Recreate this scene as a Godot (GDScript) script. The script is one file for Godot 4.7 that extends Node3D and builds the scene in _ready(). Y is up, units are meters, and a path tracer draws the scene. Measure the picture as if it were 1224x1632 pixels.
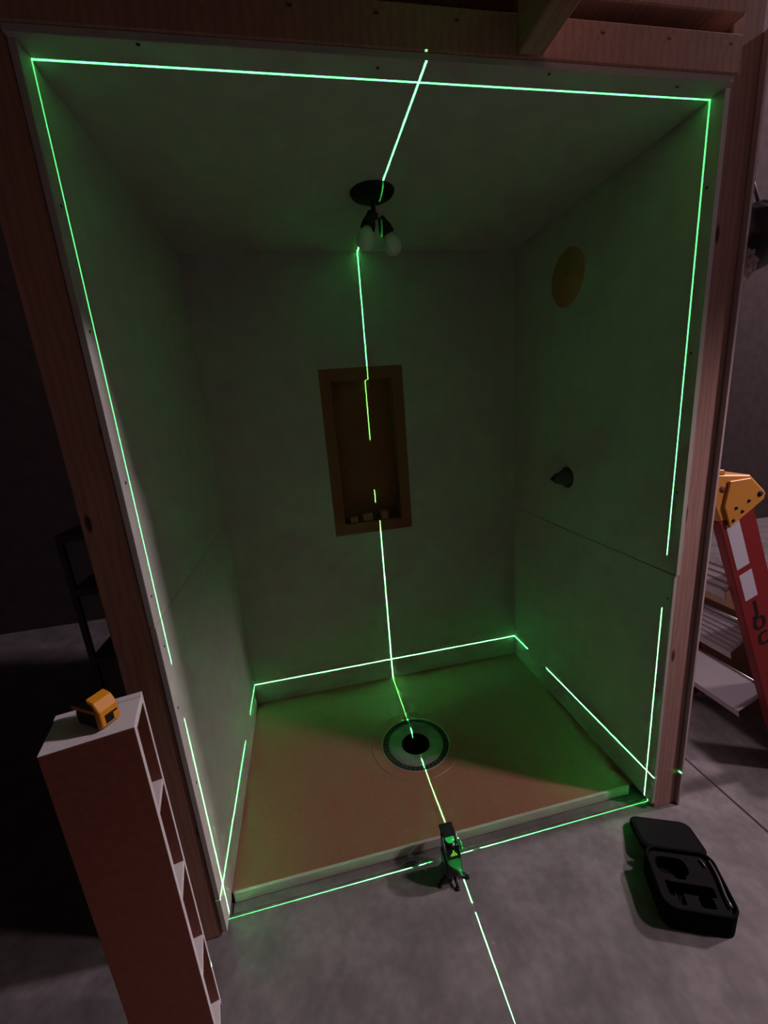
extends Node3D
# A framed shower enclosure at night with a three-plane laser level on the floor of the opening.

var M := {}
var used := {}
var rng := RandomNumberGenerator.new()

# ---------------------------------------------------------------- naming and tagging
func numbered(called: String) -> String:
	if not used.has(called):
		used[called] = 0
		return called
	used[called] += 1
	return "%s_%03d" % [called, used[called]]

func thing(called: String, label: String, category: String, at := Vector3.ZERO, group := "") -> Node3D:
	var o := Node3D.new()
	o.name = numbered(called)
	add_child(o)
	o.position = at
	o.set_meta("label", label)
	o.set_meta("category", category)
	if group != "":
		o.set_meta("group", group)
	return o

func setting(called: String, label := "") -> Node3D:
	var o := Node3D.new()
	o.name = numbered(called)
	add_child(o)
	o.set_meta("kind", "structure")
	if label != "":
		o.set_meta("label", label)
	return o

func put(called: String, mesh: Mesh, mat: Material, parent: Node, at := Vector3.ZERO) -> MeshInstance3D:
	var o := MeshInstance3D.new()
	o.name = called
	o.mesh = mesh
	o.material_override = mat
	parent.add_child(o, true)
	o.position = at
	return o

# ---------------------------------------------------------------- mesh helpers
func tri(st: SurfaceTool, a: Vector3, b: Vector3, c: Vector3, out: Vector3) -> void:
	if (a - c).cross(a - b).dot(out) < 0.0:
		var t := b
		b = c
		c = t
	st.add_vertex(a)
	st.add_vertex(b)
	st.add_vertex(c)

func quad(st: SurfaceTool, a: Vector3, b: Vector3, c: Vector3, d: Vector3, out: Vector3) -> void:
	tri(st, a, b, c, out)
	tri(st, a, c, d, out)

func begin() -> SurfaceTool:
	var st := SurfaceTool.new()
	st.begin(Mesh.PRIMITIVE_TRIANGLES)
	st.set_smooth_group(-1)
	return st

func finish(st: SurfaceTool) -> ArrayMesh:
	st.generate_normals()
	return st.commit()

# box from corner a to corner b with chamfered edges
func add_box(st: SurfaceTool, a: Vector3, b: Vector3, bev := 0.0) -> void:
	var lo := Vector3(minf(a.x, b.x), minf(a.y, b.y), minf(a.z, b.z))
	var hi := Vector3(maxf(a.x, b.x), maxf(a.y, b.y), maxf(a.z, b.z))
	var c := (lo + hi) / 2.0
	var h := (hi - lo) / 2.0
	bev = minf(bev, minf(h.x, minf(h.y, h.z)) * 0.9)
	for ax in 3:
		var u := (ax + 1) % 3
		var v := (ax + 2) % 3
		for s in [-1.0, 1.0]:
			var p := []
			for k in [[-1, -1], [1, -1], [1, 1], [-1, 1]]:
				var q := Vector3.ZERO
				q[ax] = s * h[ax]
				q[u] = k[0] * (h[u] - bev)
				q[v] = k[1] * (h[v] - bev)
				p.append(c + q)
			var n := Vector3.ZERO
			n[ax] = s
			quad(st, p[0], p[1], p[2], p[3], n)
	if bev <= 0.0:
		return
	for ax in 3:                       # edges along ax
		var u := (ax + 1) % 3
		var v := (ax + 2) % 3
		for su in [-1.0, 1.0]:
			for sv in [-1.0, 1.0]:
				var p := []
				for k in [[-1, 0], [1, 0], [1, 1], [-1, 1]]:
					var q := Vector3.ZERO
					q[ax] = k[0] * (h[ax] - bev)
					q[u] = su * (h[u] - (bev if k[1] == 1 else 0.0))
					q[v] = sv * (h[v] - (0.0 if k[1] == 1 else bev))
					p.append(c + q)
				var n := Vector3.ZERO
				n[u] = su
				n[v] = sv
				quad(st, p[0], p[1], p[2], p[3], n)
	for sx in [-1.0, 1.0]:
		for sy in [-1.0, 1.0]:
			for sz in [-1.0, 1.0]:
				var s := Vector3(sx, sy, sz)
				tri(st, c + s * (h - Vector3(0, bev, bev)), c + s * (h - Vector3(bev, 0, bev)), c + s * (h - Vector3(bev, bev, 0)), s)

func box(called: String, a: Vector3, b: Vector3, mat: Material, parent: Node, bev := 0.002) -> MeshInstance3D:
	# origin in the middle of its foot
	var foot := Vector3((a.x + b.x) / 2.0, minf(a.y, b.y), (a.z + b.z) / 2.0)
	var st := begin()
	add_box(st, a - foot, b - foot, bev)
	return put(called, finish(st), mat, parent, foot)

# profile: array of Vector2(radius, height) from bottom to top, spun round +y
func lathe(profile: Array, seg := 32, smooth := true) -> ArrayMesh:
	var st := begin()
	st.set_smooth_group(0 if smooth else -1)
	for i in profile.size() - 1:
		var p: Vector2 = profile[i]
		var q: Vector2 = profile[i + 1]
		var slope := Vector2(q.y - p.y, p.x - q.x)
		for k in seg:
			var a0 := TAU * k / seg
			var a1 := TAU * (k + 1) / seg
			var am := (a0 + a1) / 2.0
			var out := Vector3(cos(am) * slope.x, slope.y, sin(am) * slope.x)
			var A := Vector3(cos(a0) * p.x, p.y, sin(a0) * p.x)
			var B := Vector3(cos(a1) * p.x, p.y, sin(a1) * p.x)
			var C := Vector3(cos(a1) * q.x, q.y, sin(a1) * q.x)
			var D := Vector3(cos(a0) * q.x, q.y, sin(a0) * q.x)
			if p.x > 1e-6:
				tri(st, A, B, C, out)
			if q.x > 1e-6:
				tri(st, A, C, D, out)
	return finish(st)

# polygon in x,y pushed along z from z0 to z1, chamfered
func add_prism(st: SurfaceTool, poly: PackedVector2Array, z0: float, z1: float, bev := 0.0) -> void:
	if Geometry2D.is_polygon_clockwise(poly):
		poly = poly.duplicate()
		poly.reverse()
	var inner := poly
	if bev > 0.0:
		var got := Geometry2D.offset_polygon(poly, -bev, Geometry2D.JOIN_MITER)
		if got.size() == 1 and got[0].size() == poly.size():
			inner = got[0]
			# line the offset polygon up with the first one
			var best := 0
			var dist := 1e9
			for k in inner.size():
				var d: float = 0.0
				for j in inner.size():
					d += inner[(j + k) % inner.size()].distance_to(poly[j])
				if d < dist:
					dist = d
					best = k
			var turned := PackedVector2Array()
			for j in inner.size():
				turned.append(inner[(j + best) % inner.size()])
			inner = turned
		else:
			bev = 0.0
	var idx := Geometry2D.triangulate_polygon(inner)
	for end in [[z0, -1.0], [z1, 1.0]]:
		for t in range(0, idx.size(), 3):
			var v := []
			for j in 3:
				var p: Vector2 = inner[idx[t + j]]
				v.append(Vector3(p.x, p.y, end[0]))
			tri(st, v[0], v[1], v[2], Vector3(0, 0, end[1]))
	var n := poly.size()
	for i in n:
		var p: Vector2 = poly[i]
		var q: Vector2 = poly[(i + 1) % n]
		var out := Vector3(q.y - p.y, p.x - q.x, 0)
		quad(st, Vector3(p.x, p.y, z0 + bev), Vector3(q.x, q.y, z0 + bev), Vector3(q.x, q.y, z1 - bev), Vector3(p.x, p.y, z1 - bev), out)
		if bev > 0.0:
			var pi: Vector2 = inner[i]
			var qi: Vector2 = inner[(i + 1) % n]
			quad(st, Vector3(p.x, p.y, z0 + bev), Vector3(q.x, q.y, z0 + bev), Vector3(qi.x, qi.y, z0), Vector3(pi.x, pi.y, z0), out.normalized() + Vector3(0, 0, -1))
			quad(st, Vector3(p.x, p.y, z1 - bev), Vector3(q.x, q.y, z1 - bev), Vector3(qi.x, qi.y, z1), Vector3(pi.x, pi.y, z1), out.normalized() + Vector3(0, 0, 1))

func prism(poly: Array, z0: float, z1: float, bev := 0.0) -> ArrayMesh:
	var st := begin()
	add_prism(st, PackedVector2Array(poly), z0, z1, bev)
	return finish(st)

func rounded(w: float, h: float, r: float, seg := 6) -> Array:
	var out := []
	for c in [[1, 1, 0], [-1, 1, 1], [-1, -1, 2], [1, -1, 3]]:
		for k in seg + 1:
			var a: float = (c[2] + float(k) / seg) * PI / 2.0
			out.append(Vector2(c[0] * (w / 2 - r) + cos(a) * r, c[1] * (h / 2 - r) + sin(a) * r))
	return out

# round bar through the points
func add_tube(st: SurfaceTool, pts: Array, r: float, seg := 10, closed := false) -> void:
	st.set_smooth_group(0)
	var rings := []
	var n := pts.size()
	for i in n:
		var before: Vector3 = pts[(i - 1 + n) % n] if closed or i > 0 else pts[i]
		var after: Vector3 = pts[(i + 1) % n] if closed or i < n - 1 else pts[i]
		var d := (after - before).normalized()
		var side := d.cross(Vector3.UP if absf(d.y) < 0.9 else Vector3.RIGHT).normalized()
		var up := side.cross(d)
		var ring := []
		for k in seg:
			var a := TAU * k / seg
			ring.append(pts[i] + (side * cos(a) + up * sin(a)) * r)
		rings.append(ring)
	for i in (n if closed else n - 1):
		var j := (i + 1) % n
		var mid: Vector3 = (pts[i] + pts[j]) / 2.0
		for k in seg:
			var l := (k + 1) % seg
			var c: Vector3 = (rings[i][k] + rings[j][l]) / 2.0
			quad(st, rings[i][k], rings[i][l], rings[j][l], rings[j][k], c - mid)
	if not closed:
		for k in range(1, seg - 1):
			tri(st, rings[0][0], rings[0][k], rings[0][k + 1], pts[0] - pts[1])
			tri(st, rings[n - 1][0], rings[n - 1][k], rings[n - 1][k + 1], pts[n - 1] - pts[n - 2])

func tube(pts: Array, r: float, seg := 10, closed := false) -> ArrayMesh:
	var st := begin()
	add_tube(st, pts, r, seg, closed)
	return finish(st)

func aim(o: Node3D, dir: Vector3) -> void:     # turns the node's own +y towards dir
	var d := dir.normalized()
	var side := d.cross(Vector3.BACK if absf(d.z) < 0.9 else Vector3.RIGHT).normalized()
	o.basis = Basis(side, d, side.cross(d))

# ---------------------------------------------------------------- materials
func plain(c: Color, rough := 0.8, spec := 0.4, metal := 0.0) -> StandardMaterial3D:
	var m := StandardMaterial3D.new()
	m.albedo_color = c
	m.roughness = rough
	m.metallic_specular = spec
	m.metallic = metal
	return m

func noise_tex(seed_: int, freq: float, lo: Color, hi: Color, octaves := 4, size := 512) -> NoiseTexture2D:
	var n := FastNoiseLite.new()
	n.seed = seed_
	n.frequency = freq
	n.fractal_octaves = octaves
	var t := NoiseTexture2D.new()
	t.width = size
	t.height = size
	t.seamless = true
	t.noise = n
	var g := Gradient.new()
	g.set_color(0, lo)
	g.set_color(1, hi)
	t.color_ramp = g
	return t

func grained(c: Color, spread: float, seed_: int, freq: float, scale: float, rough := 0.85, spec := 0.35) -> StandardMaterial3D:
	var m := plain(Color.WHITE, rough, spec)
	m.albedo_texture = noise_tex(seed_, freq, c.darkened(spread), c.lightened(spread * 0.6))
	m.uv1_triplanar = true
	m.uv1_world_triplanar = true
	m.uv1_scale = Vector3.ONE * scale
	return m

# sawn softwood: grain lines along the image's height, a few knots
func wood_image(base: Color, seed_: int, knots: int) -> ImageTexture:
	var w := 128
	var h := 512
	var im := Image.create(w, h, false, Image.FORMAT_RGB8)
	var n := FastNoiseLite.new()
	n.seed = seed_
	n.frequency = 0.02
	var fine := FastNoiseLite.new()
	fine.seed = seed_ + 9
	fine.frequency = 0.12
	var r := RandomNumberGenerator.new()
	r.seed = seed_
	var spots := []
	for k in knots:
		spots.append(Vector3(r.randf_range(20, w - 20), r.randf_range(30, h - 30), r.randf_range(3.0, 5.0)))
	for y in h:
		for x in w:
			var bend := n.get_noise_2d(x * 0.6, y * 0.25) * 9.0
			var near := 0.0
			for s in spots:
				var d := Vector2(x - s.x, (y - s.y) * 0.55).length()
				bend += s.z * 2.0 * exp(-d * d / 160.0) * signf(x - s.x)
				near = maxf(near, smoothstep(s.z * 1.5, s.z * 0.7, d))
			var ring := 0.5 + 0.5 * sin((x + bend) * 0.42)
			var v := 1.0 - 0.07 * ring * ring + 0.06 * fine.get_noise_2d(x * 2.0, y * 0.12) + 0.06 * n.get_noise_2d(x, y * 0.3)
			var c := base * v
			c = c.lerp(Color(0.24, 0.14, 0.10), near * 0.8)
			im.set_pixel(x, y, Color(clampf(c.r, 0, 1), clampf(c.g, 0, 1), clampf(c.b, 0, 1)))
	return ImageTexture.create_from_image(im)

func wood(base: Color, seed_: int, knots: int, scale: Vector3) -> StandardMaterial3D:
	var m := plain(Color.WHITE, 0.8, 0.35)
	m.albedo_texture = wood_image(base, seed_, knots)
	m.uv1_triplanar = true
	m.uv1_triplanar_sharpness = 8.0
	m.uv1_scale = scale
	return m

func build_materials() -> void:
	M.drywall = grained(Color(0.73, 0.73, 0.69), 0.05, 3, 0.012, 1.3, 0.9, 0.3)
	M.concrete = grained(Color(0.47, 0.45, 0.45), 0.16, 11, 0.010, 0.9, 0.75, 0.4)
	M.concrete.detail_enabled = true
	M.concrete.detail_blend_mode = BaseMaterial3D.BLEND_MODE_MUL
	M.concrete.detail_albedo = noise_tex(17, 0.05, Color(0.86, 0.86, 0.86), Color(1, 1, 1), 5)
	M.concrete.detail_uv_layer = BaseMaterial3D.DETAIL_UV_1
	M.stud = wood(Color(0.72, 0.55, 0.47), 5, 5, Vector3(6.0, 0.9, 6.0))
	M.stud_b = wood(Color(0.67, 0.53, 0.49), 21, 4, Vector3(6.0, 0.8, 6.0))
	M.beam = wood(Color(0.70, 0.54, 0.47), 33, 2, Vector3(6.0, 6.0, 0.9))
	M.pan = grained(Color(0.66, 0.435, 0.37), 0.05, 8, 0.03, 3.0, 0.5, 0.5)
	M.niche = grained(Color(0.55, 0.35, 0.25), 0.05, 12, 0.03, 3.0, 0.85, 0.3)
	M.foam_edge = grained(Color(0.78, 0.78, 0.74), 0.07, 15, 0.05, 6.0, 0.9, 0.3)
	M.fleece = grained(Color(0.50, 0.56, 0.50), 0.06, 18, 0.08, 8.0, 0.95, 0.2)
	M.drain_rim = plain(Color(0.62, 0.60, 0.54), 0.6)
	M.drain_ring = plain(Color(0.17, 0.20, 0.17), 0.7)
	M.drain_rib = plain(Color(0.27, 0.31, 0.27), 0.8)
	M.void_black = plain(Color(0.01, 0.01, 0.01), 1.0, 0.0)
	M.black_matte = plain(Color(0.04, 0.04, 0.045), 0.65, 0.4)
	M.black_gloss = plain(Color(0.035, 0.035, 0.04), 0.25, 0.5)
	M.grey_plastic = plain(Color(0.24, 0.25, 0.26), 0.5, 0.5)
	M.chrome = plain(Color(0.62, 0.63, 0.64), 0.3, 0.5, 1.0)
	M.frosted = plain(Color(0.80, 0.80, 0.77), 0.35, 0.5)
	M.white_board = grained(Color(0.85, 0.83, 0.83), 0.04, 23, 0.03, 4.0, 0.6, 0.4)
	M.brown_panel = grained(Color(0.42, 0.22, 0.16), 0.07, 27, 0.02, 4.0, 0.6, 0.4)
	M.tape_yellow = plain(Color(0.86, 0.57, 0.12), 0.5, 0.4)
	M.case_cloth = grained(Color(0.055, 0.055, 0.06), 0.12, 29, 0.3, 12.0, 0.95, 0.12)
	M.case_foam = grained(Color(0.085, 0.085, 0.09), 0.1, 31, 0.3, 12.0, 0.95, 0.12)
	M.zip = plain(Color(0.45, 0.44, 0.46), 0.2, 0.6, 0.6)
	M.fibreglass = grained(Color(0.50, 0.08, 0.09), 0.08, 37, 0.05, 5.0, 0.5, 0.45)
	M.cap_yellow = plain(Color(0.78, 0.53, 0.20), 0.45, 0.5)
	M.cap_mark = plain(Color(0.52, 0.29, 0.16), 0.6)
	M.aluminium = plain(Color(0.62, 0.60, 0.62), 0.42, 0.5, 0.25)
	M.sticker = grained(Color(0.76, 0.75, 0.80), 0.08, 43, 0.06, 6.0, 0.6, 0.4)
	M.print_dark = plain(Color(0.10, 0.03, 0.04), 0.7)
	M.osb = grained(Color(0.76, 0.69, 0.69), 0.09, 47, 0.06, 4.0, 0.85, 0.3)
	M.garage_wall = grained(Color(0.20, 0.165, 0.165), 0.06, 51, 0.015, 1.0, 0.9, 0.3)
	M.pale_wall = grained(Color(0.40, 0.36, 0.355), 0.06, 57, 0.015, 1.0, 0.9, 0.3)
	M.carton = grained(Color(0.36, 0.26, 0.18), 0.06, 59, 0.03, 3.0, 0.9, 0.3)
	M.rack = plain(Color(0.34, 0.30, 0.33), 0.6)
	M.bag_black = plain(Color(0.10, 0.09, 0.09), 0.4, 0.5)
	M.bag_clear = plain(Color(0.66, 0.60, 0.60), 0.3, 0.5)
	M.orange_seal = grained(Color(0.70, 0.50, 0.36), 0.05, 53, 0.04, 4.0, 0.85, 0.3)
	M.tan_block = plain(Color(0.66, 0.47, 0.40), 0.7)
	M.screw = plain(Color(0.10, 0.10, 0.10), 0.6)
	M.opal = plain(Color(0.9, 0.9, 0.88), 0.4)
	M.opal.emission_enabled = true
	M.opal.emission = Color(1.0, 0.90, 0.94)
	M.opal.emission_energy_multiplier = 0.5
	M.lens = plain(Color(0.10, 0.30, 0.16), 0.15, 0.6)
	M.lens.emission_enabled = true
	M.lens.emission = Color(0.16, 0.85, 0.36)
	M.lens.emission_energy_multiplier = 0.05
	M.key_light = plain(Color(0.1, 0.2, 0.05), 0.4)
	M.key_light.emission_enabled = true
	M.key_light.emission = Color(0.62, 1.0, 0.30)
	M.key_light.emission_energy_multiplier = 0.09

# ---------------------------------------------------------------- the shower enclosure
const W := 0.75        # half the clear width
const H := 2.196       # clear height
const BACK := -0.976   # face of the back wall

func cut_box(parent: Node, called: String, a: Vector3, b: Vector3, mat: Material) -> CSGBox3D:
	var o := CSGBox3D.new()
	o.name = called
	o.size = (b - a).abs()
	parent.add_child(o, true)
	o.position = (a + b) / 2.0
	o.material = mat
	return o

func build_shell() -> void:
	# concrete slabs with an open control joint between them
	var fl := setting("floor", "grey concrete garage floor with a dark control joint")
	var slab := cut_box(fl, "slab", Vector3(-3.1, -0.12, -2.6), Vector3(1.056, 0, 4.3), M.concrete)
	var shaft := CSGCylinder3D.new()
	shaft.name = "drain_shaft"
	shaft.radius = 0.07
	shaft.height = 0.4
	shaft.sides = 40
	shaft.operation = CSGShape3D.OPERATION_SUBTRACTION
	shaft.material = M.concrete
	slab.add_child(shaft)
	shaft.position = Vector3(-0.004, 0, -0.50) - slab.position
	box("slab", Vector3(1.062, -0.12, -2.6), Vector3(6.9, 0, 4.3), M.concrete, fl, 0.003)
	box("slab_base", Vector3(-3.1, -0.2, -2.6), Vector3(6.9, -0.12, 4.3), M.void_black, fl, 0)

	var wl := setting("wall_left", "left drywall side of the shower enclosure")
	box("drywall_sheet", Vector3(-W, 0.018, BACK), Vector3(-W - 0.014, 1.045, 0.044), M.drywall, wl, 0.001)
	box("drywall_sheet", Vector3(-W, 1.047, BACK), Vector3(-W - 0.014, H, 0.046), M.drywall, wl, 0.001)
	screws(wl, [[0.55, 0.018], [0.8, 0.024], [0.98, 0.02], [1.12, 0.026], [1.4, 0.022], [1.72, 0.024], [1.95, 0.02]], -1)

	var wr := setting("wall_right", "right drywall side of the shower enclosure")
	box("drywall_sheet", Vector3(W, 0.030, BACK), Vector3(W + 0.014, 0.935, 0.034), M.drywall, wr, 0.001)
	var up := cut_box(wr, "drywall_sheet", Vector3(W, 0.938, BACK), Vector3(W + 0.014, H, 0.04), M.drywall)
	var hole := CSGCylinder3D.new()
	hole.name = "valve_hole"
	hole.radius = 0.046
	hole.height = 0.06
	hole.sides = 32
	hole.operation = CSGShape3D.OPERATION_SUBTRACTION
	hole.material = M.drywall
	up.add_child(hole)
	hole.rotation_degrees.z = 90
	hole.position = Vector3(W, 1.168, -0.525) - up.position
	screws(wr, [[0.5, 0.014], [0.85, 0.018], [1.2, 0.016], [1.6, 0.016], [2.0, 0.016]], 1)

	var wb := setting("wall_back", "drywall back of the shower with a niche let into it")
	var sheet := cut_box(wb, "drywall_sheet", Vector3(-W - 0.014, 0.0, BACK), Vector3(W + 0.014, H, BACK - 0.014), M.drywall)
	var gap := CSGBox3D.new()
	gap.name = "niche_opening"
	gap.size = Vector3(0.31, 0.71, 0.1)
	gap.operation = CSGShape3D.OPERATION_SUBTRACTION
	gap.material = M.drywall
	sheet.add_child(gap)
	gap.position = Vector3(-0.034, 1.307, BACK) - sheet.position
	box("framing_cover", Vector3(-0.85, 0, BACK - 0.105), Vector3(0.85, 2.3, BACK - 0.125), M.garage_wall, wb, 0)

	var ce := setting("ceiling", "drywall ceiling of the shower enclosure")
	box("drywall_sheet", Vector3(-W - 0.014, H, BACK - 0.1), Vector3(W + 0.002, H + 0.014, 0.0575), M.drywall, ce, 0.001)
	for x in [-0.55, -0.1, 0.28, 0.62]:
		var s := put("screw", lathe([Vector2(0.0, -0.0006), Vector2(0.0035, -0.0006), Vector2(0.0035, 0.001)], 10), M.screw, ce)
		s.position = Vector3(x, H, 0.04 + 0.01 * sin(x * 9.0))

	# outer boards of the side walls
	var so := setting("wall_right_outer", "thin outer sheathing board of the right shower wall")
	box("sheathing_board", Vector3(0.8565, 0.0, -1.09), Vector3(0.8655, 2.32, 0.043), M.osb, so, 0.001)
	var lo := setting("wall_left_outer", "outer sheathing board of the left shower wall")
	box("sheathing_board", Vector3(-0.856, 0.0, -1.09), Vector3(-0.864, 2.3, 0.0), M.osb, lo, 0.001)

func screws(parent: Node, spots: Array, side: int) -> void:
	for s in spots:
		var o := put("screw", lathe([Vector2(0.0, 0.0006), Vector2(0.0035, 0.0006), Vector2(0.0035, -0.001)], 10), M.screw, parent)
		aim(o, Vector3(-side, 0, 0))
		o.position = Vector3(side * W, s[0], s[1])

func build_framing() -> void:
	var a := box("jamb_stud", Vector3(-0.7655, 0, 0.040), Vector3(-0.855, 2.21, 0.002), M.stud, self, 0.003)
	tag(a, "rough timber stud framing the shower opening, beside the white shelf tower", "stud")
	var b := box("jamb_stud_001", Vector3(0.7665, 0, 0.029), Vector3(0.8555, 2.9, -0.008), M.stud_b, self, 0.003)
	tag(b, "rough timber stud framing the shower opening, beside the red ladder", "stud")
	var h := box("header_beam", Vector3(-0.87, 2.2105, 0.060), Vector3(0.765, 2.287, 0.006), M.beam, self, 0.003)
	tag(h, "lower timber header lying along the top of the shower opening", "beam")
	var r := box("blocking", Vector3(-0.87, 2.2875, -0.004), Vector3(0.7655, 2.322, -0.11), M.beam, self, 0.002)
	tag(r, "recessed timber blocking between the two headers", "beam")
	var t := box("header_beam_001", Vector3(-0.87, 2.3225, 0.060), Vector3(0.765, 2.47, -0.14), M.beam, self, 0.003)
	tag(t, "upper timber header above the recessed blocking", "beam")
	var j := box("ceiling_joist", Vector3(0.196, 2.215, 0.061), Vector3(0.256, 2.40, 2.6), M.beam, self, 0.003)
	tag(j, "timber joist butted against the header, running out of the frame", "joist")

func build_loft() -> void:
	var o := box("plywood_sheet", Vector3(-2.9, 2.4005, 0.062), Vector3(0.262, 2.419, 2.6), M.beam, self, 0.001)
	tag(o, "loft board sheet lying on the joist above the header", "board")

func tag(o: Node, label: String, category: String, group := "") -> void:
	o.set_meta("label", label)
	o.set_meta("category", category)
	if group != "":
		o.set_meta("group", group)

func build_pan() -> void:
	var t := thing("shower_tray", "orange membrane shower tray sloping to a round drain", "shower tray", Vector3(0, 0, 0))
	# sloping sheet with a round hole: rays from the drain rim out to the rectangle
	var c := Vector3(-0.004, 0.0, -0.50)
	var x0 := -0.7495
	var x1 := 0.7495
	var z0 := BACK + 0.0005
	var z1 := -0.0505
	var st := begin()
	st.set_smooth_group(0)
	var n := 96
	var ring_at := func(k: int, f: float) -> Vector3:
		var a := TAU * k / 96.0
		var d := Vector2(cos(a), sin(a))
		var reach := 1e9
		if d.x > 1e-6: reach = minf(reach, (x1 - c.x) / d.x)
		if d.x < -1e-6: reach = minf(reach, (x0 - c.x) / d.x)
		if d.y > 1e-6: reach = minf(reach, (z1 - c.z) / d.y)
		if d.y < -1e-6: reach = minf(reach, (z0 - c.z) / d.y)
		var r := lerpf(0.158, reach, f)
		return Vector3(c.x + d.x * r, lerpf(0.013, 0.032, f * f), c.z + d.y * r)
	var steps := [0.0, 0.25, 0.5, 0.75, 1.0]
	for k in n:
		for s in steps.size() - 1:
			quad(st, ring_at.call(k, steps[s]), ring_at.call((k + 1) % n, steps[s]), ring_at.call((k + 1) % n, steps[s + 1]), ring_at.call(k, steps[s + 1]), Vector3.UP)
	put("membrane", finish(st), M.pan, t)
	# the corners the rays miss
	for sx in [x0, x1]:
		for sz in [z0, z1]:
			var corner := Vector3(sx, 0.032, sz)
			var best := []
			for k in n:
				var p: Vector3 = ring_at.call(k, 1.0)
				best.append([p.distance_to(corner), p])
			best.sort_custom(func(p, q): return p[0] < q[0])
			var e1: Vector3 = best[0][1]
			var e2 := e1
			for q in best:
				if (absf(q[1].x - sx) < 1e-4) != (absf(e1.x - sx) < 1e-4):
					e2 = q[1]
					break
			var cs := begin()
			tri(cs, e1, e2, corner, Vector3.UP)
			put("membrane_corner", finish(cs), M.pan, t)
	# front edge strip of the tray
	box("edge_strip", Vector3(-0.742, 0.0, -0.050), Vector3(0.722, 0.041, -0.040), M.foam_edge, t, 0.003)
	box("mortar_bed", Vector3(-0.745, 0.0, -0.0395), Vector3(0.735, 0.004, -0.008), M.concrete, t, 0.002)
	# ring pressed into the membrane round the drain
	put("seam_ring", lathe([Vector2(0.196, 0.0), Vector2(0.197, 0.0012), Vector2(0.200, 0.0012), Vector2(0.201, 0.0)], 72), M.pan, t, Vector3(c.x, 0.0142, c.z))

	var d := thing("floor_drain", "round floor drain flange with pale fleece ring and open black pipe", "drain", Vector3(c.x, 0.0, c.z))
	put("rim", lathe([Vector2(0.1515, 0.009), Vector2(0.152, 0.0145), Vector2(0.1545, 0.0155), Vector2(0.1575, 0.0145), Vector2(0.158, 0.012)], 72), M.drain_rim, d)
	put("groove_ring", lathe([Vector2(0.150, 0.0095), Vector2(0.124, 0.0095)], 72), M.drain_ring, d)
	for k in 44:
		var a := TAU * k / 44.0
		var st2 := begin()
		add_box(st2, Vector3(-0.009 + 0.003 * sin(k * 2.3), 0, -0.005), Vector3(0.004, 0.002, 0.005 + 0.002 * cos(k * 1.7)), 0.0008)
		var o := put("rib", finish(st2), M.drain_rib, d, Vector3(cos(a) * 0.1385, 0.0095, sin(a) * 0.1385))
		o.rotation.y = -a
	put("fleece_ring", lathe([Vector2(0.126, 0.0095), Vector2(0.125, 0.0135), Vector2(0.066, 0.0125), Vector2(0.064, 0.008)], 72), M.fleece, d)
	put("pipe", lathe([Vector2(0.0, -0.115), Vector2(0.058, -0.115), Vector2(0.061, -0.02), Vector2(0.0645, 0.0085)], 48), M.black_matte, d)

func build_niche() -> void:
	var t := thing("wall_niche", "tall orange foam board niche let into the back wall", "niche", Vector3(-0.034, 0.0, BACK))
	var hx := 0.147
	var y0 := 0.96
	var y1 := 1.656
	var fx := 0.2
	var Y0 := 0.904
	var Y1 := 1.712
	var f := 0.0018
	# flange on the wall
	box("flange", Vector3(-fx, Y0, 0.0002), Vector3(-hx, Y1, f), M.niche, t, 0.0004)
	box("flange", Vector3(hx, Y0, 0.0002), Vector3(fx, Y1, f), M.niche, t, 0.0004)
	box("flange", Vector3(-hx, Y0, 0.0002), Vector3(hx, y0, f), M.niche, t, 0.0004)
	box("flange", Vector3(-hx, y1, 0.0002), Vector3(hx, Y1, f), M.niche, t, 0.0004)
	# the box behind it
	box("side_board", Vector3(-hx, y0, -0.09), Vector3(-hx - 0.006, y1, 0.0), M.niche, t, 0)
	box("side_board", Vector3(hx, y0, -0.09), Vector3(hx + 0.006, y1, 0.0), M.niche, t, 0)
	box("sill_board", Vector3(-hx - 0.006, y0 - 0.006, -0.09), Vector3(hx + 0.006, y0, 0.0), M.niche, t, 0)
	box("head_board", Vector3(-hx - 0.006, y1, -0.09), Vector3(hx + 0.006, y1 + 0.006, 0.0), M.niche, t, 0)
	box("back_board", Vector3(-hx - 0.006, y0 - 0.006, -0.096), Vector3(hx + 0.006, y1 + 0.006, -0.09), M.niche, t, 0)
	# small things left on the sill
	var lefts := [[-0.098, 0.040, 0.032, "short tan block at the end of the niche sill"], [-0.026, 0.050, 0.036, "middle tan block on the niche sill"], [0.062, 0.036, 0.042, "tall tan block on the niche sill, next to the laser line"]]
	for s in lefts:
		var o := box("block", Vector3(-0.034 + s[0] - s[1] / 2, y0, BACK - 0.040), Vector3(-0.034 + s[0] + s[1] / 2, y0 + s[2], BACK - 0.008), M.tan_block, self, 0.003)
		o.name = numbered("wood_block")
		tag(o, s[3], "block", "blocks on the niche sill")

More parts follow.
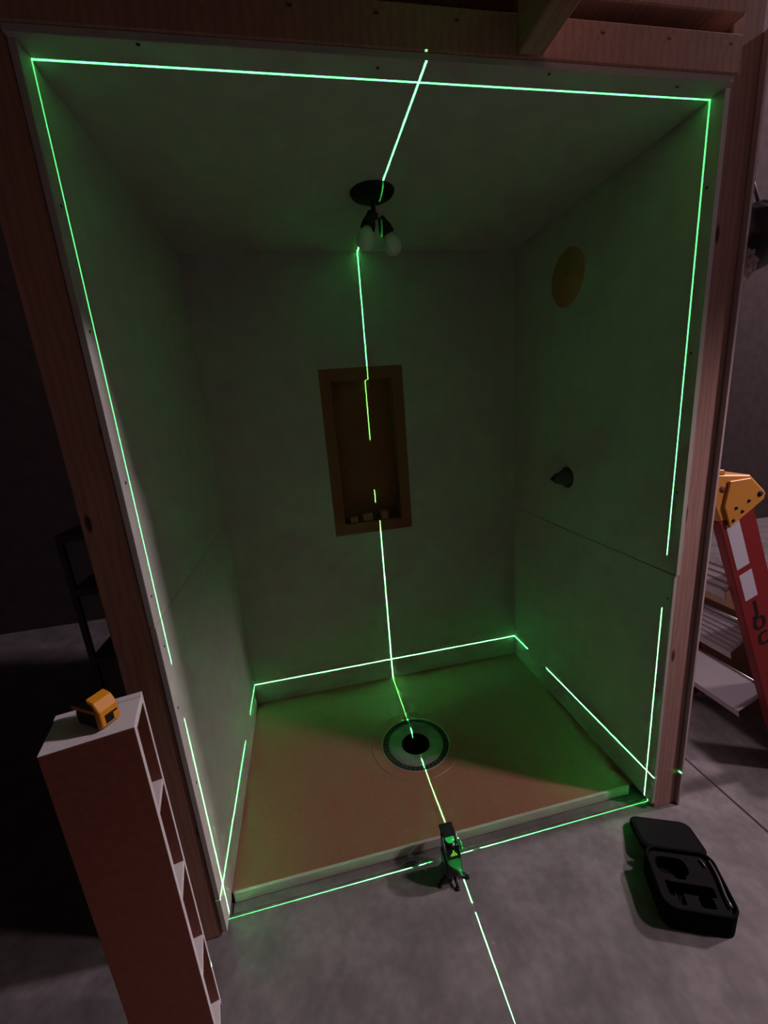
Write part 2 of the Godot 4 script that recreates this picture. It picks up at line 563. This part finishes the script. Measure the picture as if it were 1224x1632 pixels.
func build_valve() -> void:
	var t := thing("valve_stub", "dark grey valve stub poking out of a round hole in the drywall", "valve", Vector3(W, 1.168, -0.525))
	var g := put("guard", lathe([Vector2(0.040, -0.03), Vector2(0.040, 0.004), Vector2(0.036, 0.012), Vector2(0.024, 0.040), Vector2(0.020, 0.056), Vector2(0.013, 0.062), Vector2(0.0, 0.062)], 32), M.grey_plastic, t)
	aim(g, Vector3(-1, 0, 0))
	var s := put("spindle", lathe([Vector2(0.008, 0.06), Vector2(0.008, 0.072), Vector2(0.0, 0.073)], 16), M.black_matte, t)
	aim(s, Vector3(-1, 0, 0))
	var p := thing("seal_patch", "round orange pipe seal stuck high on the right drywall", "seal", Vector3(W, 1.955, -0.56))
	var d := put("membrane", lathe([Vector2(0.105, 0.0), Vector2(0.104, 0.0012), Vector2(0.022, 0.0014), Vector2(0.018, 0.004), Vector2(0.014, 0.004), Vector2(0.013, -0.004)], 48), M.orange_seal, p)
	aim(d, Vector3(-1, 0, 0))
	var k := put("pipe_plug", lathe([Vector2(0.013, -0.004), Vector2(0.013, 0.010), Vector2(0.010, 0.013), Vector2(0.0, 0.013)], 24), M.orange_seal, p)
	aim(k, Vector3(-1, 0, 0))

func build_light_fixture() -> void:
	var at := Vector3(-0.026, H, -0.462)
	var t := thing("ceiling_lamp", "switched off black ceiling lamp with two bare white bulbs", "lamp", at)
	put("canopy", lathe([Vector2(0.0, -0.026), Vector2(0.022, -0.026), Vector2(0.046, -0.022), Vector2(0.066, -0.012), Vector2(0.072, -0.004), Vector2(0.072, 0.0)], 40), M.black_matte, t)
	put("stem", lathe([Vector2(0.0, -0.080), Vector2(0.011, -0.078), Vector2(0.015, -0.066), Vector2(0.008, -0.054), Vector2(0.008, -0.024)], 20), M.black_gloss, t)
	for s in [[Vector3(-0.010, -0.060, 0.004), Vector3(-0.30, -0.93, 0.16)], [Vector3(0.023, -0.070, -0.004), Vector3(0.42, -0.89, -0.14)]]:
		var o := put("socket", lathe([Vector2(0.0, 0.0), Vector2(0.011, 0.0), Vector2(0.014, 0.012), Vector2(0.022, 0.034), Vector2(0.024, 0.052), Vector2(0.021, 0.053), Vector2(0.017, 0.040), Vector2(0.0, 0.040)], 28), M.black_matte, t, s[0])
		aim(o, s[1])
		put("bulb", lathe([Vector2(0.012, 0.040), Vector2(0.014, 0.052), Vector2(0.022, 0.064), Vector2(0.029, 0.080), Vector2(0.030, 0.092), Vector2(0.026, 0.106), Vector2(0.016, 0.117), Vector2(0.0, 0.121)], 28), M.frosted, o)

# ---------------------------------------------------------------- the laser level
func diode(p: Vector3, dir: Vector3, energy: float, parent: Node) -> void:
	var l := AreaLight3D.new()
	l.name = "laser_diode"
	l.area_size = Vector2(0.00001, 0.00001)
	l.area_normalize_energy = true
	l.light_energy = energy
	l.light_color = Color(0.315, 1.0, 0.485)
	l.shadow_enabled = true
	parent.add_child(l, true)
	l.look_at_from_position(p, p + dir.normalized(), Vector3.UP)

# one line emitter: two blackened plates a hair apart with the diodes between them, so light leaves only in their plane
func emitter(t: Node3D, c: Vector3, axis: Vector3, faces: Array, energy: float) -> void:
	var slit := 0.000031
	var r := 0.016
	var e := Node3D.new()
	e.name = "line_emitter"
	t.add_child(e, true)
	e.position = c - t.position
	aim(e, axis)
	for s in [-1.0, 1.0]:
		var lo := slit / 2.0
		var hi := 0.0018
		var prof := [Vector2(0.0, lo), Vector2(r, lo), Vector2(r, hi), Vector2(0.0, hi)]
		var dome := [Vector2(r - 0.0008, hi), Vector2(r - 0.003, hi + 0.004), Vector2(r - 0.006, hi + 0.006), Vector2(0.0, hi + 0.0062)]
		if s < 0.0:
			for k in prof.size():
				prof[k] = Vector2(prof[k].x, -prof[k].y)
				dome[k] = Vector2(dome[k].x, -dome[k].y)
			prof.reverse()
			dome.reverse()
		put("slit_plate", lathe(prof, 64, false), M.void_black, e)
		put("lens", lathe(dome, 40), M.lens, e)
	for q in 4:                       # posts that carry the cover, at the four diagonals
		var a := PI / 4.0 + q * PI / 2.0
		put("post", tube([Vector3(cos(a) * 0.0195, -0.009, sin(a) * 0.0195), Vector3(cos(a) * 0.0195, 0.009, sin(a) * 0.0195)], 0.00115, 10), M.black_gloss, e)
	for f in faces:
		diode(c, f, energy, self)

func build_laser() -> void:
	var at := Vector3(-0.035, 0.0, 0.05)
	var t := thing("laser_level", "small black laser level on short legs throwing thin green lines", "laser level", at)
	# body, seen from its rear
	var st := begin()
	add_prism(st, PackedVector2Array([Vector2(-0.030, 0.030), Vector2(0.036, 0.030), Vector2(0.043, 0.046), Vector2(0.044, 0.080), Vector2(0.038, 0.112), Vector2(0.027, 0.1375), Vector2(-0.030, 0.1375)]), -0.0235, 0.0235, 0.003)
	var b := put("body", finish(st), M.black_gloss, t)
	b.rotation.y = -PI / 2
	# grey side bumpers
	for s in [-1.0, 1.0]:
		var sb := begin()
		add_prism(sb, PackedVector2Array([Vector2(-0.024, 0.034), Vector2(0.030, 0.034), Vector2(0.036, 0.05), Vector2(0.034, 0.085), Vector2(0.020, 0.093), Vector2(-0.024, 0.088)]), s * 0.0235, s * 0.0265, 0.001)
		var o := put("bumper", finish(sb), M.grey_plastic, t)
		o.rotation.y = -PI / 2
	# cover over the top window on two bright struts
	box("cover", Vector3(-0.024, 0.1565, -0.044), Vector3(0.022, 0.164, 0.002), M.black_matte, t, 0.003)
	for s in [-1.0, 1.0]:
		put("strut", tube([Vector3(s * 0.0235, 0.136, 0.030), Vector3(s * 0.0235, 0.150, 0.004), Vector3(s * 0.0225, 0.160, -0.002)], 0.0016, 8), M.chrome, t)
	put("window_pedestal", lathe([Vector2(0.022, 0.136), Vector2(0.021, 0.1385), Vector2(0.0, 0.139)], 32), M.black_gloss, t)
	# the lit key symbol on the sloping rear
	var key := Node3D.new()
	key.name = "key_symbol"
	t.add_child(key)
	key.position = Vector3(0.001, 0.1255, 0.0333)
	key.rotation.x = -atan2(0.011, 0.0255)
	var bars := [[-0.0095, 0.0045, -0.002], [-0.0058, 0.008, 0.0], [-0.0019, 0.011, 0.0012], [0.0019, 0.011, 0.0012], [0.0058, 0.008, 0.0], [0.0095, 0.0045, -0.002]]
	for q in bars:
		box("bar", Vector3(q[0] - 0.0007, q[2] - q[1] / 2, 0.0), Vector3(q[0] + 0.0007, q[2] + q[1] / 2, 0.0008), M.key_light, key, 0)
	put("dot", lathe([Vector2(0.0018, 0.0), Vector2(0.0016, 0.0008), Vector2(0.0, 0.0008)], 12), M.key_light, key, Vector3(0, 0.0095, 0.0)).rotation.x = PI / 2
	put("base_skirt", lathe([Vector2(0.0, 0.0305), Vector2(0.030, 0.0305), Vector2(0.0345, 0.036), Vector2(0.0345, 0.042), Vector2(0.031, 0.047), Vector2(0.0, 0.0475)], 40), M.grey_plastic, t, Vector3(0, 0, 0.004))
	# turntable and legs
	put("turntable", lathe([Vector2(0.0, 0.014), Vector2(0.024, 0.014), Vector2(0.029, 0.018), Vector2(0.029, 0.026), Vector2(0.024, 0.030), Vector2(0.0, 0.0305)], 36), M.grey_plastic, t)
	for foot in [Vector3(0.046, 0, 0.026), Vector3(0.003, 0, 0.050), Vector3(-0.050, 0, 0.028), Vector3(-0.020, 0, -0.030)]:
		var inner: Vector3 = foot * 0.42 + Vector3(0, 0.018, 0)
		var leg := put("leg", tube([inner, foot * 0.85 + Vector3(0, 0.014, 0), foot + Vector3(0, 0.004, 0)], 0.0048, 10), M.black_matte, t)
		put("rubber_foot", lathe([Vector2(0.0, 0.0), Vector2(0.0065, 0.0), Vector2(0.007, 0.006), Vector2(0.004, 0.008), Vector2(0.0, 0.008)], 16), M.black_matte, leg, foot)
	# hubs that carry the two upright emitters
	var hr := put("emitter_hub", lathe([Vector2(0.012, 0.0), Vector2(0.011, 0.012), Vector2(0.0, 0.012)], 24), M.black_gloss, t, Vector3(0.0225, 0.11, 0.0))
	aim(hr, Vector3.RIGHT)
	hr.scale = Vector3(1, 0.15, 1)
	# lines: level plane, plane of the opening, plane square to it
	emitter(t, Vector3(-0.035, 0.147, 0.050), Vector3.UP, [Vector3(-1, 0, -0.9), Vector3(1, 0, -0.9)], LASER)
	emitter(t, Vector3(-0.035, 0.110, 0.000), Vector3.FORWARD, [Vector3(-1, 0.45, 0), Vector3(1, 0.45, 0)], LASER * 0.8)
	emitter(t, Vector3(-0.003, 0.110, 0.050), Vector3.RIGHT, [Vector3(0, 0.4, -1), Vector3(0, 0.1, 1)], LASER * 1.7)

# ---------------------------------------------------------------- things on and round the floor
func build_case() -> void:
	var t := thing("carry_case", "open black zip carry case lying on the concrete", "case", Vector3(0.628, 0.0, 0.296))
	t.rotation.y = -deg_to_rad(23.5)
	var w := 0.192
	var d := 0.178
	# base shell: walls and floor
	var lay := func(o: MeshInstance3D) -> void: o.rotation.x = -PI / 2
	var outer := CSGPolygon3D.new()
	outer.name = "base_shell"
	outer.polygon = PackedVector2Array(rounded(w, d, 0.034))
	outer.depth = 0.078
	outer.material = M.case_cloth
	t.add_child(outer)
	outer.rotation.x = PI / 2
	outer.position = Vector3(0, 0.001, 0)
	var inner := CSGPolygon3D.new()
	inner.name = "hollow"
	inner.polygon = PackedVector2Array(rounded(w - 0.012, d - 0.012, 0.029))
	inner.depth = 0.08
	inner.operation = CSGShape3D.OPERATION_SUBTRACTION
	inner.material = M.case_cloth
	outer.add_child(inner)
	inner.position = Vector3(0, 0, -0.008)
	# foam insert with the cut-outs for the tool
	var foam := CSGPolygon3D.new()
	foam.name = "foam_insert"
	foam.polygon = PackedVector2Array(rounded(w - 0.016, d - 0.016, 0.027))
	foam.depth = 0.061
	foam.material = M.case_foam
	t.add_child(foam)
	foam.rotation.x = PI / 2
	foam.position = Vector3(0, 0.009, 0)
	var cuts := [[-0.030, -0.040, 0.088, 0.052, 0.020], [-0.018, -0.018, 0.034, 0.030, 0.010], [0.000, 0.022, 0.120, 0.030, 0.008], [-0.040, 0.050, 0.020, 0.036, 0.006], [0.026, 0.052, 0.040, 0.030, 0.008], [-0.060, 0.026, 0.014, 0.044, 0.005]]
	for c in cuts:
		var cut := CSGPolygon3D.new()
		cut.name = "cut_out"
		cut.polygon = PackedVector2Array(rounded(c[2], c[3], c[4], 4))
		cut.depth = 0.05
		cut.operation = CSGShape3D.OPERATION_SUBTRACTION
		cut.material = M.case_foam
		foam.add_child(cut, true)
		cut.position = Vector3(c[0], c[1], -0.012)
	# glossy zip and piping round the rim
	var rim := []
	for p in rounded(w - 0.004, d - 0.004, 0.033, 8):
		rim.append(Vector3(p.x, 0.079, p.y))
	put("piping", tube(rim, 0.0034, 8, true), M.case_cloth, t)
	var zip := []
	for k in 12:
		zip.append(Vector3(0.083 + 0.003 * sin(k * 0.5), 0.078, lerpf(-0.066, 0.060, k / 11.0)))
	put("zip", tube(zip, 0.0036, 12), M.zip, t)
	put("zip_pull", tube([Vector3(0.060, 0.0735, -0.070), Vector3(0.066, 0.0745, -0.048)], 0.0032, 8), M.zip, t)
	# lid folded right back, its far edge on the floor
	var lid := Node3D.new()
	lid.name = "lid"
	t.add_child(lid)
	lid.position = Vector3(0.006, 0.066, -0.092)
	lid.rotation.x = deg_to_rad(-16.0)
	var lm := begin()
	add_prism(lm, PackedVector2Array(rounded(w, 0.150, 0.030)), 0.0, 0.022, 0.004)
	var shell := put("lid_shell", finish(lm), M.case_cloth, lid, Vector3(0, -0.022, -0.077))
	shell.rotation.x = -PI / 2
	var lin := begin()
	add_prism(lin, PackedVector2Array(rounded(w - 0.02, 0.130, 0.024)), 0.0, 0.0015, 0.0005)
	var lining := put("lining", finish(lin), M.case_foam, lid, Vector3(0, 0.0003, -0.077))
	lining.rotation.x = -PI / 2
	box("hinge_flap", Vector3(-0.07, -0.002, -0.006), Vector3(0.07, 0.001, 0.008), M.case_cloth, lid, 0.0008)

func build_tower() -> void:
	# narrow shelf tower, open towards the shower
	var h := 0.97
	var f := Vector3(-0.7245, 0, 0.299)       # near open corner
	var back := Vector3(-0.7470, 0, 0.191)
	var t := thing("shelf_tower", "narrow shelf tower with brown side and white edges, its open shelves facing the shower", "shelf", f)
	t.rotation.y = atan2(back.x - f.x, back.z - f.z) + PI
	# local: x to the right, -z away from the camera, origin at the near open corner
	var w := 0.152
	var d := 0.111
	var p := 0.016
	box("side_panel", Vector3(-w, 0, -p), Vector3(-0.0012, h - 0.0022, 0), M.brown_panel, t, 0.0008)
	box("edge_band", Vector3(-0.001, 0, -p), Vector3(0.0, h - 0.0022, 0), M.white_board, t, 0.0003)
	box("edge_band", Vector3(-w, h - 0.002, -p), Vector3(0.0, h, 0), M.white_board, t, 0.0006)
	box("side_panel", Vector3(-w, 0, -d), Vector3(-0.0012, h - p, -d + 0.011), M.brown_panel, t, 0.0008)
	box("edge_band", Vector3(-0.001, 0, -d), Vector3(0.0, h - p, -d + 0.011), M.white_board, t, 0.0003)
	box("back_panel", Vector3(-w, 0, -d + 0.0115), Vector3(-w + 0.005, h - p, -p - 0.0005), M.brown_panel, t, 0.0005)
	box("top", Vector3(-w - 0.001, h - p + 0.0003, -d - 0.001), Vector3(0.0002, h, -p - 0.0003), M.white_board, t, 0.0015)
	box("top_batten", Vector3(-0.001 - w, h + 0.0002, -d + 0.0), Vector3(0.0005, h + 0.0035, -d + 0.016), M.white_board, t, 0.0008)
	for y in [0.012, 0.255, 0.500, 0.742]:
		box("shelf_board", Vector3(-w + 0.006, y, -d + 0.0115), Vector3(-0.0005, y + 0.012, -p - 0.0005), M.white_board, t, 0.0006)
	# tape measure resting on the top
	var a := thing("tape_measure", "yellow and black tape measure on top of the shelf tower", "tape measure", Vector3(-0.801, h, 0.262))
	a.rotation.y = deg_to_rad(-32.0)
	# local: long axis along x, end with the square patch at +x
	var prof := [Vector2(-0.034, 0.004), Vector2(-0.030, 0.0), Vector2(0.030, 0.0), Vector2(0.036, 0.006), Vector2(0.037, 0.040), Vector2(0.026, 0.056), Vector2(0.006, 0.062), Vector2(-0.016, 0.058), Vector2(-0.030, 0.044), Vector2(-0.036, 0.024)]
	var st := begin()
	add_prism(st, PackedVector2Array(prof), -0.017, 0.017, 0.004)
	put("case", finish(st), M.black_gloss, a)
	var sh := begin()
	add_prism(sh, PackedVector2Array([Vector2(0.024, -0.0002 + 0.001), Vector2(0.0355, 0.006), Vector2(0.0395, 0.010), Vector2(0.0395, 0.041), Vector2(0.028, 0.0585), Vector2(0.010, 0.0640), Vector2(0.012, 0.056), Vector2(0.024, 0.050)]), -0.0185, 0.0185, 0.002)
	put("yellow_shell", finish(sh), M.tape_yellow, a)
	box("yellow_band", Vector3(-0.040, 0.034, 0.0165), Vector3(0.030, 0.042, 0.0185), M.tape_yellow, a, 0.0008)
	box("dark_patch", Vector3(0.0392, 0.012, -0.006), Vector3(0.0402, 0.030, 0.010), M.black_matte, a, 0.0003)
	box("dark_slot", Vector3(0.0392, 0.026, -0.014), Vector3(0.0402, 0.030, -0.0065), M.black_matte, a, 0.0003)
	var clip := begin()
	add_tube(clip, [Vector3(0.020, 0.010, -0.020), Vector3(0.020, 0.048, -0.0205), Vector3(0.010, 0.056, -0.019)], 0.0018, 8)
	put("belt_clip", finish(clip), M.chrome, a)

func build_ladder() -> void:
	var t := thing("step_ladder", "red fibreglass step ladder with yellow cap, folded and leaning on the shower wall", "ladder", Vector3(1.366, 0.0, 0.0))
	var top := Vector2(0.913 - 1.366, 1.068)          # left edge of the near rail under the cap
	var foot := Vector2(0.0, 0.0)
	var dn := (foot - top).normalized()
	var nr := Vector2(-dn.y, dn.x)                      # across the rail, to the right
	if nr.x < 0.0:
		nr = -nr
	var strip := func(a0: float, a1: float, l0: float, l1: float) -> PackedVector2Array:
		# a: across from the left edge, l: along from the top
		return PackedVector2Array([top + nr * a0 + dn * l0, top + nr * a1 + dn * l0, top + nr * a1 + dn * l1, top + nr * a0 + dn * l1])
	var long := (foot - top).length()
	for z in [0.026, -0.404]:
		var s := 1.0 if z > 0.0 else -1.0
		# channel: web outside, two flanges
		var st := begin()
		add_prism(st, strip.call(0.0, 0.080, -0.02, long), z, z + s * 0.004, 0.0008)
		add_prism(st, strip.call(0.0, 0.005, -0.02, long), z - s * 0.026, z, 0.0008)
		add_prism(st, strip.call(0.075, 0.080, -0.02, long), z - s * 0.026, z, 0.0008)
		put("front_rail", finish(st), M.fibreglass, t)
		var rr := begin()
		add_prism(rr, strip.call(0.088, 0.140, -0.02, long - 0.055), z - s * 0.012, z - s * 0.008, 0.0008)
		add_prism(rr, strip.call(0.088, 0.093, -0.02, long - 0.055), z - s * 0.034, z - s * 0.012, 0.0008)
		add_prism(rr, strip.call(0.135, 0.140, -0.02, long - 0.055), z - s * 0.034, z - s * 0.012, 0.0008)
		put("rear_rail", finish(rr), M.fibreglass, t)
	# printed stickers and letters on the near rail
	for q in [[0.016, 0.066, 0.000, 0.176], [0.018, 0.068, 0.200, 0.308]]:
		var st := begin()
		add_prism(st, strip.call(q[0], q[1], q[2], q[3]), 0.0302, 0.0308)
		put("sticker", finish(st), M.sticker, t)
	var letters := ["J", "O", "C"]
	for k in 3:
		var tm := TextMesh.new()
		var fnt := SystemFont.new()
		fnt.font_names = PackedStringArray(["Droid Sans"])
		fnt.font_weight = 700
		tm.font = fnt
		tm.text = letters[k]
		tm.font_size = 78
		tm.pixel_size = 0.001
		tm.depth = 0.0008
		var p: Vector2 = top + nr * 0.050 + dn * (0.352 + k * 0.070)
		var o := put("printed_letter", tm, M.print_dark, t, Vector3(p.x, p.y, 0.0306))
		o.rotation.z = deg_to_rad(22.0)
	# steps: ridged treads between the rails, each with a lip along its upper edge
	var spots := [[Vector2(1.000, 0.820), Vector2(1.085, 0.868), 0.0025, 3], [Vector2(1.060, 0.575), Vector2(1.165, 0.645), 0.0065, 6], [Vector2(1.135, 0.310), Vector2(1.270, 0.370), 0.0040, 0]]
	for q in spots:
		var p0: Vector2 = q[0] - Vector2(1.366, 0)
		var p1: Vector2 = q[1] - Vector2(1.366, 0)
		var along := (p1 - p0).normalized()
		var up := Vector2(-along.y, along.x)
		var st := begin()
		add_prism(st, PackedVector2Array([p0, p1, p1 - up * 0.004, p0 - up * 0.004]), -0.376, -0.002, 0.0008)
		add_prism(st, PackedVector2Array([p0, p0 - up * 0.004, p0 - up * 0.004 - Vector2(-0.008, 0.025), p0 - Vector2(-0.004, 0.025)]), -0.376, -0.002, 0.0008)
		var step := put("step", finish(st), M.aluminium, t)
		put("lip", tube([Vector3(p1.x, p1.y, -0.376), Vector3(p1.x, p1.y, -0.002)], q[2], 10), M.chrome, step)
		for k in q[3]:
			var c0: Vector2 = p0.lerp(p1, (k + 0.6) / (q[3] + 0.6))
			var rg := begin()
			add_prism(rg, PackedVector2Array([c0, c0 + along * 0.004, c0 + along * 0.003 + up * 0.0025, c0 + along * 0.001 + up * 0.0025]), -0.374, -0.004, 0.0)
			put("ridge", finish(rg), M.aluminium, step)
	# yellow cap
	var o2 := Vector2(-1.366, 0.0)
	var cap := begin()
	var block := PackedVector2Array()
	for v in [Vector2(0.874, 1.243), Vector2(0.997, 1.230), Vector2(1.062, 1.172), Vector2(1.059, 1.146), Vector2(0.990, 1.098), Vector2(0.905, 1.090), Vector2(0.874, 1.150)]:
		block.append(v + o2)
	add_prism(cap, block, -0.430, 0.031, 0.004)
	var c := put("cap", finish(cap), M.cap_yellow, t)
	var wing := begin()
	var wp := PackedVector2Array()
	for v in [Vector2(0.915, 1.220), Vector2(0.992, 1.222), Vector2(1.056, 1.168), Vector2(1.053, 1.148), Vector2(0.937, 1.069), Vector2(0.905, 1.142)]:
		wp.append(v + o2)
	add_prism(wing, wp, 0.0312, 0.038, 0.002)
	put("end_wing", finish(wing), M.cap_yellow, c)
	var lip := begin()
	add_prism(lip, PackedVector2Array([Vector2(0.874, 1.2432) + o2, Vector2(0.905, 1.2415) + o2, Vector2(0.897, 1.256) + o2, Vector2(0.880, 1.258) + o2]), -0.430, 0.030, 0.002)
	put("tool_lip", finish(lip), M.cap_yellow, c)
	for v in [Vector2(0.950, 1.132), Vector2(0.995, 1.150), Vector2(0.975, 1.118), Vector2(0.945, 1.092), Vector2(1.034, 1.168)]:
		var bl := put("rivet", lathe([Vector2(0.006 if v.x < 1.0 else 0.010, 0.0), Vector2(0.005 if v.x < 1.0 else 0.009, 0.002), Vector2(0.0, 0.0025)], 14), M.print_dark, c, Vector3(v.x + o2.x, v.y, 0.038))
		bl.rotation.x = PI / 2
	var ov := put("oval_mark", lathe([Vector2(0.020, 0.0), Vector2(0.019, 0.0008), Vector2(0.0, 0.0008)], 28), M.cap_mark, c, Vector3(0.900 + o2.x, 1.197, 0.0312))
	ov.rotation.x = PI / 2
	ov.scale = Vector3(0.75, 1, 0.6)

func lumpy(rx: Vector3, seed_: int, amp: float, freq: float) -> ArrayMesh:
	var n := FastNoiseLite.new()
	n.seed = seed_
	n.frequency = freq
	var st := begin()
	st.set_smooth_group(0)
	var at := func(i: int, k: int) -> Vector3:
		var v := PI * i / 20.0
		var u := TAU * (k % 32) / 32.0
		var d := Vector3(sin(v) * cos(u), -cos(v), sin(v) * sin(u))
		return d * rx * (1.0 + amp * n.get_noise_3dv(d * 10.0))
	for i in 20:
		for k in 32:
			var a: Vector3 = at.call(i, k)
			var b: Vector3 = at.call(i, k + 1)
			var c: Vector3 = at.call(i + 1, k + 1)
			var d: Vector3 = at.call(i + 1, k)
			var m := (a + b + c + d) / 4.0
			if i > 0:
				tri(st, a, b, c, m)
			if i < 19:
				tri(st, a, c, d, m)
	return finish(st)

func build_background() -> void:
	# bag on the outer side of the right wall
	var t := thing("hanging_bag", "bulging black bag with crumpled clear plastic below, hung on the outer wall", "bag", Vector3(0.872, 1.80, -0.02))
	put("bag", lumpy(Vector3(0.085, 0.085, 0.07), 4, 0.10, 0.18), M.bag_black, t, Vector3(0.092, 0.10, 0.0))
	put("plastic_wrap", lumpy(Vector3(0.030, 0.040, 0.03), 9, 0.5, 0.25), M.bag_clear, t, Vector3(0.036, 0.022, 0.02))
	put("hook", tube([Vector3(-0.002, 0.25, 0), Vector3(0.03, 0.25, 0), Vector3(0.06, 0.235, 0), Vector3(0.088, 0.185, 0)], 0.004, 8), M.chrome, t)
	# carton beside the ladder
	var k := thing("cardboard_carton", "brown cardboard carton on the floor behind the red ladder", "carton", Vector3(1.56, 0.0, 0.12))
	box("carton_body", Vector3(0, 0, -0.95), Vector3(0.6, 0.46, 0), M.carton, k, 0.004)
	box("packing_tape", Vector3(0.27, 0.4602, -0.95), Vector3(0.33, 0.4606, 0), M.tan_block, k, 0)
	# open rack beyond the left wall
	var r := thing("shelf_rack", "dark metal shelf rack standing beyond the stud, half hidden", "rack", Vector3(-1.09, 0.0, -0.30))
	for x in [0.0, 0.19]:
		for z in [0.0, -0.40]:
			box("upright", Vector3(x - 0.008, 0, z - 0.008), Vector3(x + 0.008, 1.22, z + 0.008), M.rack, r, 0.001)
	for y in [0.08, 0.31, 0.555, 0.79, 1.03, 1.205]:
		box("shelf_board", Vector3(-0.0075, y, -0.408), Vector3(0.1975, y + 0.022, 0.0085), M.rack, r, 0.001)
		
func build_garage() -> void:
	var wl := setting("wall_garage_left", "far side wall of the tall workshop")
	box("wall_panel", Vector3(-3.1, 0, -2.6), Vector3(-3.0, 5.6, 4.3), M.garage_wall, wl, 0)
	var wb := setting("wall_garage_back", "back wall of the tall workshop")
	box("wall_panel", Vector3(-3.0, 0, -2.6), Vector3(6.8, 5.6, -2.5), M.garage_wall, wb, 0)
	var wf := setting("wall_garage_front", "workshop wall behind the viewer")
	box("wall_panel", Vector3(-3.0, 0, 4.2), Vector3(6.8, 5.6, 4.3), M.pale_wall, wf, 0)
	var wr := setting("wall_garage_right", "workshop wall beyond the ladder")
	box("wall_panel", Vector3(6.8, 0, -2.6), Vector3(6.9, 5.6, 4.3), M.garage_wall, wr, 0)
	var ce := setting("ceiling_garage", "high workshop ceiling")
	box("ceiling_panel", Vector3(-3.1, 5.6, -2.6), Vector3(6.9, 5.7, 4.3), M.garage_wall, ce, 0)
	# high opal globe that lights the workshop
	var l := thing("pendant_lamp", "round opal glass pendant hanging high in the workshop", "lamp", LAMP)
	put("opal_globe", lathe([Vector2(0.0, -LAMP_R), Vector2(LAMP_R * 0.5, -LAMP_R * 0.866), Vector2(LAMP_R * 0.866, -LAMP_R * 0.5), Vector2(LAMP_R, 0.0), Vector2(LAMP_R * 0.866, LAMP_R * 0.5), Vector2(LAMP_R * 0.5, LAMP_R * 0.866), Vector2(0.02, LAMP_R)], 32), M.opal, l)
	put("cord", tube([Vector3(0, LAMP_R, 0), Vector3(0, 5.6 - LAMP.y, 0)], 0.006, 8), M.black_matte, l)
	# work lamp with a reflector, turned towards the shower opening
	var w := thing("work_lamp", "reflector work lamp hung on a cord, turned to the shower", "lamp", SPOT)
	var refl := put("reflector", lathe([Vector2(0.10, -0.02), Vector2(0.085, -0.08), Vector2(0.05, -0.13), Vector2(0.03, -0.15), Vector2(0.03, -0.22), Vector2(0.0, -0.22)], 32), M.black_matte, w)
	aim(refl, SPOT_AT - SPOT)
	put("lamp_glass", lathe([Vector2(0.098, -0.024), Vector2(0.06, -0.018), Vector2(0.0, -0.016)], 32), M.opal, refl)
	var back := (SPOT - SPOT_AT).normalized() * 0.2
	put("cord", tube([back, back + Vector3(0, 0.1, 0), Vector3(back.x, 5.6 - SPOT.y, back.z)], 0.005, 8), M.black_matte, w)

const LASER := 10.5
const LAMP := Vector3(5.6, 4.9, 0.26)
const LAMP_R := 0.22
const LAMP_ENERGY := 2.4
const SPOT := Vector3(2.25, 2.55, 0.95)
const SPOT_AT := Vector3(0.25, 0.0, 0.10)
const SPOT_ENERGY := 0.36
const EXPOSURE := 10.0

func _ready() -> void:
	rng.seed = 7
	# camera
	var cam := Camera3D.new()
	cam.name = "camera"
	add_child(cam)
	cam.fov = 102.162
	cam.near = 0.02
	cam.far = 60.0
	cam.transform = Transform3D(Basis(Vector3(0.9770829, -0.07810002, 0.1980136), Vector3(0.12281563, 0.96664245, -0.22476363), Vector3(-0.17385431, 0.24393186, 0.95408172)), Vector3(-0.3470959, 1.51929186, 1.05130302))
	cam.current = true
	# night: no sky light reaches the closed garage
	var we := WorldEnvironment.new()
	we.name = "environment"
	var e := Environment.new()
	e.background_mode = Environment.BG_COLOR
	e.background_color = Color(0.0, 0.0, 0.0)
	e.tonemap_mode = Environment.TONE_MAPPER_LINEAR
	e.tonemap_exposure = EXPOSURE
	e.sdfgi_enabled = true
	e.ssao_enabled = true
	e.ssil_enabled = true
	we.environment = e
	add_child(we)
	# the pendant's light, inside its opal globe
	var lamp := OmniLight3D.new()
	lamp.name = "pendant_light"
	lamp.position = LAMP
	lamp.light_energy = LAMP_ENERGY
	lamp.light_size = LAMP_R * 0.9
	lamp.light_color = Color(1.0, 0.90, 0.95)
	lamp.omni_range = 20.0
	lamp.omni_attenuation = 2.0
	lamp.shadow_enabled = true
	add_child(lamp)
	var spot := SpotLight3D.new()
	spot.name = "work_lamp_light"
	spot.light_energy = SPOT_ENERGY
	spot.light_size = 0.09
	spot.light_color = Color(1.0, 0.88, 0.90)
	spot.spot_angle = 25.0
	spot.spot_angle_attenuation = 0.9
	spot.spot_range = 12.0
	spot.spot_attenuation = 2.0
	spot.shadow_enabled = true
	add_child(spot)
	spot.look_at_from_position(SPOT, SPOT_AT, Vector3.UP)

	build_materials()
	build_shell()
	build_framing()
	build_loft()
	build_garage()
	build_pan()
	build_niche()
	build_valve()
	build_light_fixture()
	build_laser()
	build_case()
	build_tower()
	build_ladder()
	build_background()
